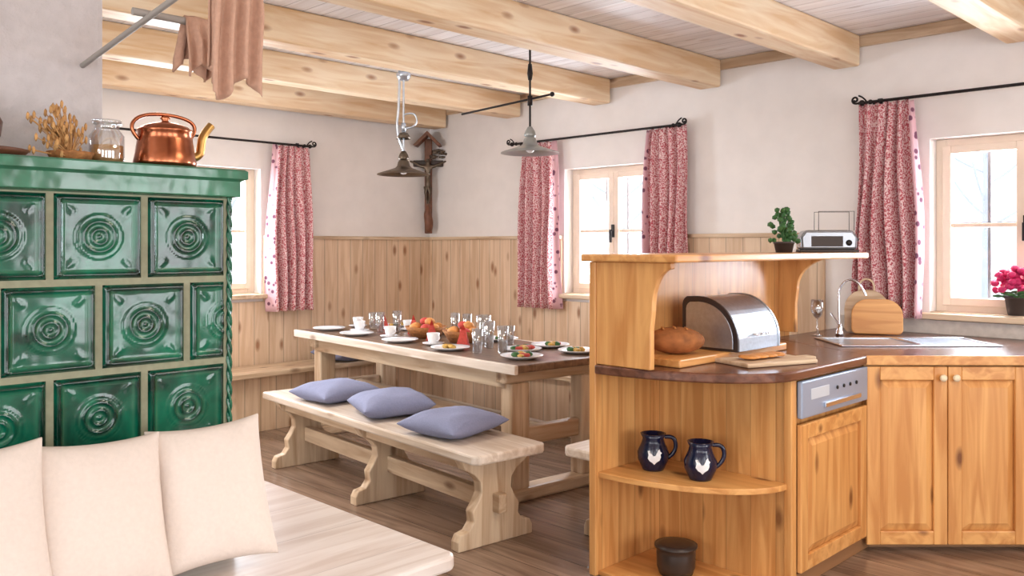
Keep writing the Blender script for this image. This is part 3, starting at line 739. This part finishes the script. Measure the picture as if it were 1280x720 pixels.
tube('ring_handle',[tuple(R2@Vector(p)) for p in ((-.04,.24,.01),(-.045,.29,.01),(0,.32,.01),(.045,.29,.01),(.04,.24,.01))],.006,W['palez'],g)
zs=1.369
g=grp('potted_herb',(-2.13,4.10,zs))
lathe('pot',[(0,0),(.04,0),(.05,.045),(.053,.045),(.053,.055),(.045,.055),(.04,.045),(0,.045)],M_terra,g,seg=24)
for i in range(60):
    a=random.uniform(0,6.28); z=random.uniform(.05,.22); q=random.uniform(.0,.10-.3*(z-.05)); 
    ball('leaf_%d'%i,(q*math.cos(a),q*math.sin(a),z),.016,M_green,g,sc=(1.1,.5,.9),sub=1,jit=.2)
for i in range(6):
    a=i; tube('stem_%d'%i,[(0,0,.04),(.02*math.cos(a),.02*math.sin(a),.12),(.03*math.cos(a),.03*math.sin(a),.2)],.003,M_green,g,res=1)
g=grp('toaster',(-2.05,4.41,zs),math.radians(38))
MTo=simple('toaster_grey',srgb(150,152,158),.25,.7)
box('tray_foot',(-.15,-.075,0),(.15,.075,.015),M_terra,g,.004)
pr=[(-.14,.015),(.14,.015),(.145,.08),(.12,.115),(-.12,.115),(-.145,.08)]
prism('body',pr,-.065,.065,MTo,g,.012,M=Rm)
box('slot_1',(-.1,-.035,.113),(.1,-.015,.117),M_iron,g,0); box('slot_2',(-.1,.015,.113),(.1,.035,.117),M_iron,g,0)
box('side_window',(-.09,-.068,.03),(.07,-.064,.085),M_terra,g,.002)
box('lever',(.145,-.012,.06),(.165,.012,.075),M_terra,g,.003)
tube('bun_rack',[(-.05,-.05,.115),(-.05,-.05,.215),(.13,-.05,.215),(.13,-.05,.115)],.0018,M_iron,g,smooth=False)
tube('bun_rack_b',[(-.05,.05,.115),(-.05,.05,.215),(.13,.05,.215),(.13,.05,.115)],.0018,M_iron,g,smooth=False)
lathe('dial',[(0,.008),(.014,.008),(.016,0)],M_iron,g,seg=18,M=T((.1,-.066,.05))@RX(pi/2))
g=grp('spice_jar',(-2.16,4.24,zs))
lathe('jar',[(0,0),(.022,0),(.024,.01),(.024,.05),(.018,.058),(.018,.07),(0,.071)],M_white,g,seg=20)
BIRD=[(0,-17),(5,-11),(12,-7),(15,0),(14,6),(18,9),(14,12),(12,17),(8,14),(6,7),(0,3),(-6,5),(-10,14),(-15,13),(-13,5),(-15,-3),(-10,-9),(-5,-12)]
def jug(x,y,z,rz,s=1):
    g=grp('ceramic_jug',(x,y,z),rz)
    lathe('body',[(0,0),(.045*s,0),(.05*s,.01),(.066*s,.045*s),(.068*s,.075*s),(.05*s,.115*s),(.045*s,.135*s),(.055*s,.155*s),(.05*s,.155*s),(.04*s,.13*s),(0,.12*s)],M_cobalt,g,seg=32)
    tube('handle',[(.048*s,0,.14*s),(.085*s,.0,.145*s),(.10*s,0,.105*s),(.085*s,0,.065*s),(.062*s,0,.05*s)],.009*s,M_cobalt,g)
    def rad(zz):
        pts=[(.045,0),(.05,.01),(.066,.045),(.068,.075),(.05,.115),(.045,.135)]
        for (r0,z0),(r1,z1) in zip(pts,pts[1:]):
            if z0<=zz/s<=z1: return (r0+(r1-r0)*(zz/s-z0)/(z1-z0))*s
        return .05*s
    n=len(BIRD); V=[];F=[]
    for f in (0.0,.33,.66,1.0):
        for bx_,bz_ in BIRD:
            X=bx_*.0019*s*f; Z=.066*s+bz_*.0019*s*f; r_=rad(Z)+.0025
            an=X/r_; V.append((r_*math.sin(an),-r_*math.cos(an),Z))
    for q in range(3):
        for k in range(n): F.append((q*n+k,q*n+(k+1)%n,(q+1)*n+(k+1)%n,(q+1)*n+k))
    mk('bird_motif',V,F,M_white,g,smooth=True)
jug(-2.19,3.05,.441,math.radians(40))
jug(-1.96,3.06,.441,math.radians(40),1.0)
g=grp('cast_iron_pot',(-2.08,3.06,.021))
MDk=simple('dark_enamel',srgb(60,50,46),.3,.2)
lathe('pot',[(0,0),(.07,0),(.08,.03),(.082,.09),(.08,.11),(.09,.112),(.09,.122),(.075,.12),(.07,.03),(0,.015)],MDk,g)
lathe('lid',[(0,.128),(.06,.126),(.084,.1225),(.084,.118),(0,.118)],MDk,g)
tube('handle',[(-.07,0,.10),(-.1,0,.11),(-.1,0,.08),(-.075,0,.07)],.005,MDk,g)
g=grp('potted_cyclamen',(-1.36,5.235,1.026))
lathe('pot',[(0,0),(.045,0),(.06,.09),(.065,.09),(.065,.105),(.052,.105),(.05,.09),(0,.09)],M_terra,g,seg=24)
for i in range(26):
    a=random.uniform(0,6.28); q=random.uniform(.02,.11)
    ball('leaf_%d'%i,(q*math.cos(a),q*math.sin(a)*.7-.03,.10+random.uniform(0,.03)),.03,M_green,g,sc=(1,1,.3),sub=1,jit=.1)
for i in range(60):
    a=random.uniform(0,6.28); q=random.uniform(0,.125)
    ball('flower_%d'%i,(q*math.cos(a),q*math.sin(a)*.7-.04,.15+random.uniform(0,.11)-q*.3),.022,M_pink,g,sc=(1,1,.8),sub=2,jit=.18)

# ------------------------------------------------------------------ outside
box('snowy_ground',(-60,-40,-.9),(40,60,-.7),M_snow,bevel=0)
def tree(x,y,h):
    g=grp('frosted_tree',(x,y,-.7))
    tube('trunk',[(0,0,0),(.1,0,h*.4),(0,.1,h)],.12,M_fir,g,res=2)
    for k in range(12):
        z=h*(.3+.055*k); a=k*2.4; l=h*.22*(1-k/16)
        tube('branch_%d'%k,[(0,0,z),(l*.6*math.cos(a),l*.6*math.sin(a),z+l*.3),(l*math.cos(a),l*math.sin(a),z+l*.7)],.04,M_fir,g,res=1)
for x,y,h in ((-21.5,27,8),(-17,25,7),(-9.6,33,9),(-26,12.5,8)): tree(x,y,h)

# ------------------------------------------------------------------ light
w=bpy.data.worlds.new('World'); S.world=w; w.use_nodes=True
bg=w.node_tree.nodes['Background']; bg.inputs[0].default_value=(.92,.95,1,1); bg.inputs[1].default_value=2.1
def area(name,loc,rot,sx,sy,p,col):
    l=bpy.data.lights.new(name,'AREA'); l.shape='RECTANGLE'; l.size=sx; l.size_y=sy; l.energy=p; l.color=col
    o=bpy.data.objects.new(name,l); COL.objects.link(o); o.location=loc; o.rotation_euler=rot; return o
area('fill_kitchen',(-.4,2.6,2.44),(0,0,0),1.0,1.0,34,(1,.88,.72))  # added warm fill under the ceiling, no fixture hangs here
area('fill_dining',(-4.6,1.6,2.44),(0,0,0),1.2,1.2,50,(1,.91,.8))  # added fill to brighten the dining side, not a real lamp
area('window_daylight',(-4.17,YB+.5,1.55),(-pi/2,0,0),.9,1.0,140,(.88,.94,1))
area('window_daylight_kitchen',(-1.33,YB+.5,1.55),(-pi/2,0,0),.9,1.0,120,(.88,.94,1))
area('window_daylight_left',(XL-.5,2.95,1.55),(0,-pi/2,0),1,.9,140,(.88,.94,1))
for i,yc in enumerate((3.1,.8,-1.45)):
    area('fill_right_%d'%i,(XR+.4,yc,1.4),(0,pi/2,0),1.75,1.5,(56,44,40)[i],(.97,.98,1))  # added fill lights behind the unseen right wall's openings
for i,xc in enumerate((1.0,-1.4,-4.0)):
    area('fill_near_%d'%i,(xc,YN-.4,1.4),(pi/2,0,0),1.5,1.75,(48,44,110)[i],(.98,.985,1))  # added fill lights outside the unseen wall behind the camera

# ------------------------------------------------------------------ camera
cam=bpy.data.cameras.new('Camera'); co=bpy.data.objects.new('Camera',cam); COL.objects.link(co)
co.location=(0,0,1.4); co.rotation_euler=(pi/2,0,math.radians(45))
cam.sensor_width=36; cam.lens=1075/1280*36; cam.shift_y=-52/1280; cam.clip_start=.05
S.camera=co
S.view_settings.view_transform='Standard'; S.view_settings.exposure=0; 

# ------------------------------------------------------------------ recentre origins
bpy.context.view_layer.update()
for o in list(S.objects):
    if o.parent is None and o.type=='EMPTY' and o.children:
        lo=Vector((1e9,)*3); hi=-lo
        for c in o.children:
            for b in c.bound_box:
                p=c.matrix_local@Vector(b)
                for k in range(3): lo[k]=min(lo[k],p[k]); hi[k]=max(hi[k],p[k])
        cc=(lo+hi)/2; cc.z=lo.z
        for c in o.children: c.location-=cc
        o.location=o.matrix_world@cc
    elif o.parent is None and o.type=='MESH':
        b=[Vector(x) for x in o.bound_box]; cc=sum(b,Vector())/8
        if cc.length>.3:
            new=o.matrix_world@cc
            o.data.transform(T(-cc)); o.location=new
